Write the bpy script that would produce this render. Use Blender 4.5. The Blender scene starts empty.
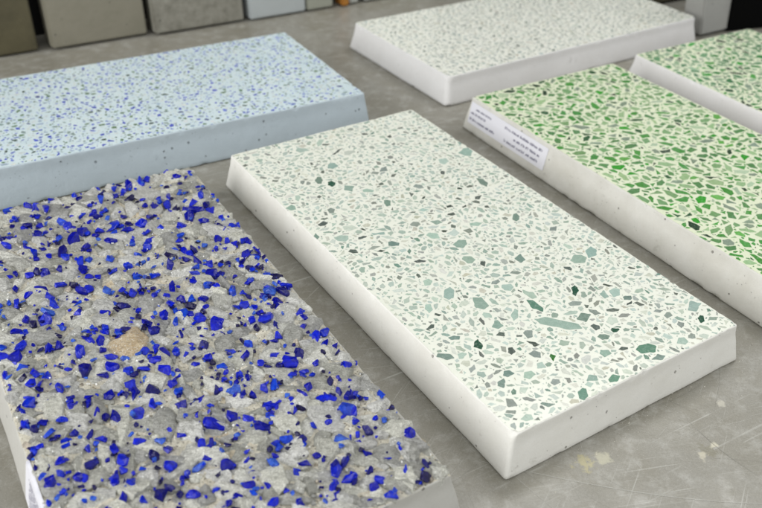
import bpy, bmesh, math, random
import numpy as np
from mathutils import Vector, Matrix, noise
R = math.radians
sc = bpy.context.scene
col = sc.collection

# ------------------------------------------------------------ camera
FPX, PITCH, ROLL, HCAM = 847.5, R(34.39), R(1.60), 0.6048
fwd = Vector((0, math.cos(PITCH), -math.sin(PITCH)))
rt0 = Vector((1, 0, 0)); up0 = rt0.cross(fwd)
rt = math.cos(ROLL)*rt0 + math.sin(ROLL)*up0
up = -math.sin(ROLL)*rt0 + math.cos(ROLL)*up0
cd = bpy.data.cameras.new("camera"); cam = bpy.data.objects.new("camera", cd); col.objects.link(cam)
m = Matrix((rt, up, -fwd)).transposed().to_4x4(); m.translation = Vector((0, 0, HCAM))
cam.matrix_world = m
cd.sensor_width = 36; cd.lens = FPX/762*36; cd.clip_start = .02; cd.clip_end = 60
cd.dof.use_dof = True; cd.dof.focus_distance = .89; cd.dof.aperture_fstop = 6.0
sc.camera = cam

# ------------------------------------------------------------ light
w = bpy.data.worlds.new("World"); sc.world = w; w.use_nodes = True
bg = w.node_tree.nodes["Background"]; bg.inputs[0].default_value = (.99, 1, .985, 1); bg.inputs[1].default_value = .82
def lamp(name, loc, target, size, sizey, power, color):
    l = bpy.data.lights.new(name, 'AREA'); l.shape = 'RECTANGLE'; l.size = size; l.size_y = sizey
    l.energy = power; l.color = color
    o = bpy.data.objects.new(name, l); col.objects.link(o); o.location = loc
    o.rotation_euler = (Vector(target)-Vector(loc)).to_track_quat('-Z', 'Y').to_euler()
    return o
lamp("ceiling_light", (.3, 2.5, 2.5), (.1, 1.0, 0), 2.6, .6, 46, (1, .99, .96))
lamp("window_light", (-2.2, -.2, 1.0), (.1, 1.0, 0), 2.2, 1.3, 42, (1, .995, .98))
sc.view_settings.view_transform = 'Standard'; sc.view_settings.look = 'None'
sc.view_settings.exposure = .23; sc.view_settings.gamma = 1
sc.cycles.use_denoising = True
sc.cycles.max_bounces = 8; sc.cycles.transmission_bounces = 8
sc.cycles.sample_clamp_indirect = 6

# ------------------------------------------------------------ helpers
def lin(r, g, b, k=1.0):
    f = lambda c: (c/255/12.92 if c/255 <= .04045 else ((c/255+.055)/1.055)**2.4)*k
    return (min(f(r), .92), min(f(g), .92), min(f(b), .92), 1)
class NT:
    def __init__(s, name):
        s.m = bpy.data.materials.new(name); s.m.use_nodes = True; s.t = s.m.node_tree
        s.p = s.t.nodes["Principled BSDF"]; s.co = s.n('ShaderNodeTexCoord').outputs['Object']
    def n(s, ty, **k):
        x = s.t.nodes.new(ty)
        for a, b in k.items(): setattr(x, a, b)
        return x
    def l(s, a, b): s.t.links.new(a, b)
    def noise(s, scale, detail=3, rough=.55, vec=None, dist=0):
        x = s.n('ShaderNodeTexNoise'); x.inputs['Scale'].default_value = scale
        x.inputs['Detail'].default_value = detail; x.inputs['Roughness'].default_value = rough
        x.inputs['Distortion'].default_value = dist
        s.l(vec or s.co, x.inputs['Vector']); return x.outputs['Fac']
    def vor(s, scale, feat='F1', vec=None, out='Distance'):
        x = s.n('ShaderNodeTexVoronoi'); x.feature = feat; x.inputs['Scale'].default_value = scale
        s.l(vec or s.co, x.inputs['Vector']); return x.outputs[out]
    def ramp(s, fac, stops):
        x = s.n('ShaderNodeValToRGB'); e = x.color_ramp.elements
        while len(e) < len(stops): e.new(.5)
        for i, (p, c) in enumerate(stops):
            e[i].position = p; e[i].color = c if len(c) == 4 else (*c, 1)
        s.l(fac, x.inputs[0]); return x.outputs[0]
    def gray(s, fac, a, b, lo=0., hi=1.):
        x = s.n('ShaderNodeMapRange'); x.inputs['From Min'].default_value = a; x.inputs['From Max'].default_value = b
        x.inputs['To Min'].default_value = lo; x.inputs['To Max'].default_value = hi
        s.l(fac, x.inputs['Value']); return x.outputs[0]
    def mix(s, fac, a, b, mode='MIX'):
        x = s.n('ShaderNodeMix'); x.data_type = 'RGBA'; x.blend_type = mode
        for v, i in ((fac, 0), (a, 6), (b, 7)):
            if hasattr(v, 'links'): s.l(v, x.inputs[i])
            else: x.inputs[i].default_value = v
        return x.outputs[2]
    def math(s, op, a, b):
        x = s.n('ShaderNodeMath'); x.operation = op
        for v, i in ((a, 0), (b, 1)):
            if hasattr(v, 'links'): s.l(v, x.inputs[i])
            else: x.inputs[i].default_value = v
        return x.outputs[0]
    def stretch(s, rot, sx, sy, off=(0, 0, 0)):
        x = s.n('ShaderNodeMapping'); x.vector_type = 'TEXTURE'; x.inputs['Rotation'].default_value = (0, 0, R(rot))
        x.inputs['Scale'].default_value = (sx, sy, 1); x.inputs['Location'].default_value = off
        s.l(s.co, x.inputs[0]); return x.outputs[0]
    def bump(s, h, dist, strength=1.0, prev=None):
        x = s.n('ShaderNodeBump'); x.inputs['Distance'].default_value = dist; x.inputs['Strength'].default_value = strength
        s.l(h, x.inputs['Height'])
        if prev is not None: s.l(prev, x.inputs['Normal'])
        return x.outputs[0]
    def fin(s, color=None, rough=None, normal=None, **k):
        for v, n_ in ((color, 'Base Color'), (rough, 'Roughness')):
            if v is None: continue
            if hasattr(v, 'links'): s.l(v, s.p.inputs[n_])
            else: s.p.inputs[n_].default_value = v
        if normal is not None: s.l(normal, s.p.inputs['Normal'])
        for a, b in k.items(): s.p.inputs[a.replace('_', ' ')].default_value = b
        return s.m
def cast_mat(name, base, dark, pit=True, PIT=.13, SEL=.56, rough=.6, mott=.35, scale=22):
    t = NT(name)
    a = t.gray(t.noise(scale, 5, .6), .3, .7)
    c = t.mix(t.math('MULTIPLY', a, mott), base, dark)
    c = t.mix(t.gray(t.noise(700, 2), .45, .75, 0, .25), c, dark)
    c = t.mix(t.gray(t.noise(55, 6, .7), .62, .70, 0, .5), c, tuple(x*.78 for x in dark[:3])+(1,))
    nb = t.bump(t.noise(90, 4, .6), .0011, .55)
    nb = t.bump(t.noise(900, 2), .00012, .6, nb)
    if pit:     # tiny air holes left in the cast face
        d = t.vor(75); sel = t.gray(t.noise(31, 2), SEL, SEL+.01)
        hole = t.math('MULTIPLY', t.gray(d, PIT, PIT*.7), sel)
        d2 = t.vor(210); hole2 = t.math('MULTIPLY', t.gray(d2, .12, .08), t.gray(t.noise(47, 1), .60, .62))
        hole = t.math('MAXIMUM', hole, t.math('MULTIPLY', hole2, .8))
        c = t.mix(t.math('MULTIPLY', hole, .85), c, tuple(x*.45 for x in dark[:3])+(1,))  # holes darkened in the colour too, for the shade inside them
        nb = t.bump(t.math('SUBTRACT', 1., hole), .0012, 1, nb)
    return t.fin(c, rough, nb)
def attr_mat(name, var=.12, rough=.22, **k):
    t = NT(name)
    a = t.n('ShaderNodeVertexColor'); a.layer_name = 'chip'
    c = t.mix(t.gray(t.noise(190, 4, .65, dist=.5), .32, .68, 0, var*2.6), a.outputs[0], t.mix(1., a.outputs[0], (.45, .5, .48, 1), 'MULTIPLY'))
    c = t.mix(t.gray(t.noise(420, 3, .6), .5, .8, 0, var*1.6), c, (.80, .84, .80, 1))
    c = t.mix(t.gray(t.noise(900, 2, .6), .64, .70, 0, .55), c, t.mix(1., a.outputs[0], (.25, .28, .26, 1), 'MULTIPLY'))
    return t.fin(c, rough, None, **k)
def tag(o, label=None, cat=None, group=None, kind=None):
    if label: o['label'] = label
    if cat: o['category'] = cat
    if group: o['group'] = group
    if kind: o['kind'] = kind
    return o
def mesh(name, verts, faces, mats, parent=None, mi=None, smooth=False, colors=None):
    me = bpy.data.meshes.new(name); me.from_pydata([tuple(v) for v in verts], [], faces)
    for mt in (mats if isinstance(mats, (list, tuple)) else [mats]): me.materials.append(mt)
    if mi is not None: me.polygons.foreach_set('material_index', mi)
    if smooth: me.polygons.foreach_set('use_smooth', [True]*len(me.polygons))
    if colors is not None:
        ca = me.color_attributes.new('chip', 'FLOAT_COLOR', 'CORNER')
        buf = []
        for p, c in zip(me.polygons, colors): buf += list(c)*p.loop_total
        ca.data.foreach_set('color', buf)
    me.update(); o = bpy.data.objects.new(name, me); col.objects.link(o)
    if parent: o.parent = parent
    return o
def empty(name, loc, rz=0):
    o = bpy.data.objects.new(name, None); col.objects.link(o); o.location = loc; o.rotation_euler = (0, 0, rz)
    o.empty_display_size = .05; return o
TH = R(31.9)
def UV(u, v, z=0): return Vector((u*math.cos(TH)-v*math.sin(TH), u*math.sin(TH)+v*math.cos(TH), z))

# ------------------------------------------------------------ slab body
def ring_pts(hx, hy, r, step=.004):
    pts = []
    def edge(a, b):
        n_ = max(2, int((Vector(b)-Vector(a)).length/step))
        for i in range(n_): t = i/n_; pts.append((a[0]+(b[0]-a[0])*t, a[1]+(b[1]-a[1])*t))
    def arc(cx, cy, a0):
        for i in range(6): a = a0+math.pi/2*i/6; pts.append((cx+r*math.cos(a), cy+r*math.sin(a)))
    edge((-hx+r, -hy), (hx-r, -hy)); arc(hx-r, -hy+r, -math.pi/2)
    edge((hx, -hy+r), (hx, hy-r)); arc(hx-r, hy-r, 0)
    edge((hx-r, hy), (-hx+r, hy)); arc(-hx+r, hy-r, math.pi/2)
    edge((-hx, hy-r), (-hx, -hy+r)); arc(-hx+r, -hy+r, math.pi)
    return pts
def slab_body(W, L, t, dx, dy, mat, parent, seed, r=.004, chip=.0012, close=True, curve=1.12, rim=.0005):
    """drafted cast block: wider at the foot, every ring slightly wavy, rim nicked"""
    prof = [(0, -.0022), (.0008, -.0006), (.0022, 0)]
    for i in range(1, 12): prof.append((.0022+(t-.003-.0022)*i/11, 0))
    prof += [(t-.0019, 0), (t-.0010, -.0001), (t-.0004, -.0004), (t, -.0004-rim)]
    V, F = [], []; n0 = None
    for (z, ex) in prof:
        q = z/t
        ox = dx*(1-q**curve)
        oy = dy*(1-min(1, q/.74)**1.1)
        P = ring_pts(W/2+ox+ex, L/2+oy+ex, r)
        hx, hy = W/2+ox, L/2+oy
        n0 = len(ring_pts(W/2, L/2, r)) if n0 is None else n0
        P = ring_pts(W/2, L/2, r)
        for (x, y) in P:
            x2 = x*(hx+ex)/(W/2); y2 = y*(hy+ex)/(L/2)
            v = Vector((x2, y2, z)); nn = noise.noise(Vector((x2*14+seed, y2*14, z*20)))*.0010+noise.noise(Vector((x2*70, y2*70+seed, z*60)))*.00022
            d = Vector((x2/hx if abs(x2/hx) > .97 else 0, y2/hy if abs(y2/hy) > .97 else 0, 0))
            v += d*nn
            if q > .96:
                c = noise.noise(Vector((x2*150+seed*3, y2*150, 1)))
                if c > .22: v -= d*(c-.22)*chip*5; v.z -= (c-.22)*chip*1.5
            if z == 0 or q < .02:
                c = noise.noise(Vector((x2*90+seed*5, y2*90, 7)))
                if c > .3: v -= d*(c-.3)*.004
                v.z += max(0, c-.3)*.004
            V.append(v)
    k = len(P)
    for j in range(len(prof)-1):
        for i in range(k):
            a, b = j*k+i, j*k+(i+1) % k
            F.append((a, b, b+k, a+k))
    F.append(tuple(range(k-1, -1, -1)))
    if close: F.append(tuple((len(prof)-1)*k+i for i in range(k)))
    o = mesh('body', V, F, mat, parent, smooth=True)
    top = [V[(len(prof)-1)*k+i].copy() for i in range(k)]
    return o, top

# ------------------------------------------------------------ polished face with inlaid chips
class Pack:
    def __init__(s, W, L, cell=.0004):
        s.c = cell; s.hx, s.hy = W/2, L/2
        s.g = np.zeros((int(W/cell)+2, int(L/cell)+2), bool)
    def try_poly(s, P, force=False, gap=0.00025):
        P = np.array(P); lo = P.min(0); hi = P.max(0)
        if lo[0] < -s.hx+.0005 or lo[1] < -s.hy+.0005 or hi[0] > s.hx-.0005 or hi[1] > s.hy-.0005: return False
        i0 = ((lo+[s.hx, s.hy])/s.c).astype(int); i1 = ((hi+[s.hx, s.hy])/s.c).astype(int)+1
        X, Y = np.meshgrid(np.arange(i0[0], i1[0]+1), np.arange(i0[1], i1[1]+1), indexing='ij')
        X = X*s.c-s.hx; Y = Y*s.c-s.hy
        M = np.ones(X.shape, bool); n = len(P)
        for k in range(n):
            a, b = P[k], P[(k+1) % n]; e = b-a; ln = np.hypot(*e)+1e-9
            M &= ((X-a[0])*e[1]-(Y-a[1])*e[0])/ln < gap
        sub = s.g[i0[0]:i1[0]+1, i0[1]:i1[1]+1]
        if not force and (sub & M).any(): return False
        sub |= M; return True
def hull2(P):
    P = sorted(map(tuple, P)); 
    def half(Q):
        o = []
        for p in Q:
            while len(o) > 1 and (o[-1][0]-o[-2][0])*(p[1]-o[-2][1])-(o[-1][1]-o[-2][1])*(p[0]-o[-2][0]) <= 0: o.pop()
            o.append(p)
        return o[:-1]
    return half(P)+half(P[::-1])
def shard(rng, c, A, B, n=None, jag=.25):
    n = n or rng.choice((4, 4, 5, 5, 6, 7))
    a0 = rng.random()*6.28; pts = []
    for i in range(n):
        a = a0+6.283*(i+rng.uniform(-.28, .28))/n; r = 1+rng.uniform(-jag, jag*.7)
        pts.append((c[0]+r*(A[0]*math.cos(a)+B[0]*math.sin(a)), c[1]+r*(A[1]*math.cos(a)+B[1]*math.sin(a))))
    return hull2(pts)
def broken(rng, P):
    """corners slightly worn, long sides slightly crooked"""
    n = len(P); out = []
    cx = sum(p[0] for p in P)/n; cy = sum(p[1] for p in P)/n
    for i in range(n):
        a, b = P[i], P[(i+1) % n]; dx, dy = b[0]-a[0], b[1]-a[1]; ln = math.hypot(dx, dy)
        w_ = rng.uniform(.04, .16)
        out.append((a[0]+dx*w_, a[1]+dy*w_))
        if ln > .0022:
            for t_ in (rng.uniform(.3, .45), rng.uniform(.55, .7)):
                o = -abs(rng.gauss(0, .035))*ln      # bitten inwards only, so neighbours never meet
                out.append((a[0]+dx*t_-dy/ln*o*-1, a[1]+dy*t_+dx/ln*o*-1))
        w_ = rng.uniform(.04, .16)
        out.append((b[0]-dx*w_, b[1]-dy*w_))
    return out
def terrazzo_face(top, W, L, t, parent, matrix_mat, chip_mat, pal, sizes, count, seed, traced=(), aspect=(1, 2.6), zlift=.00012):
    """top ring filled with the ground matrix; chips lie a tenth of a millimetre proud of it"""
    rng = random.Random(seed); V = []; F = []; mi = []; cols = []
    ring = [(v.x*.9985, v.y*.9985, t+zlift) for v in top]
    V += ring; F.append(tuple(range(len(ring)))); mi.append(0); cols.append((.8, .8, .8, 1))
    pk = Pack(W, L)
    z = t+zlift+.00009
    def add(P, c):
        P = broken(rng, P); b = len(V); V.extend((p[0], p[1], z) for p in P); F.append(tuple(range(b, b+len(P)))); mi.append(1); cols.append(c)
    for (c, A, B, colr) in sorted(traced, key=lambda q: -abs(q[1][0]*q[2][1]-q[1][1]*q[2][0])):
        for _ in range(7):
            k = 1.12-.06*_
            P = shard(rng, c, (A[0]*k, A[1]*k), (B[0]*k, B[1]*k), rng.choice((4, 5, 5, 6)), .2)
            if pk.try_poly(P): add(P, colr(rng)); break
    for k in range(count):
        q = (k/count)
        lo, hi, pw = sizes
        s = hi*(1-q)**pw+lo*(1-(1-q)**pw); s *= rng.uniform(.75, 1.2)
        asp = rng.uniform(*aspect); a = rng.random()*6.28
        ra, rb = s*math.sqrt(asp)/2, s/math.sqrt(asp)/2
        for _ in range(4):
            c = (rng.uniform(-W/2, W/2), rng.uniform(-L/2, L/2))
            P = shard(rng, c, (ra*math.cos(a), ra*math.sin(a)), (-rb*math.sin(a), rb*math.cos(a)), rng.choice((3, 4, 4, 5, 5, 6)), .3)
            if len(P) > 2 and pk.try_poly(P): add(P, pal(rng)); break
    o = mesh('terrazzo_face', V, F, [matrix_mat, chip_mat], parent, mi=mi, colors=cols)
    return o
def palette(entries, jit=.1):
    tot = sum(e[0] for e in entries)
    def f(rng):
        r = rng.random()*tot
        for wgt, c in entries:
            r -= wgt
            if r <= 0: break
        k = 1+rng.uniform(-jit, jit); l_ = lin(*c)
        return (min(.95, l_[0]*k*(1+rng.uniform(-.05, .05))), min(.95, l_[1]*k), min(.95, l_[2]*k*(1+rng.uniform(-.05, .05))), 1)
    return f
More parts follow.
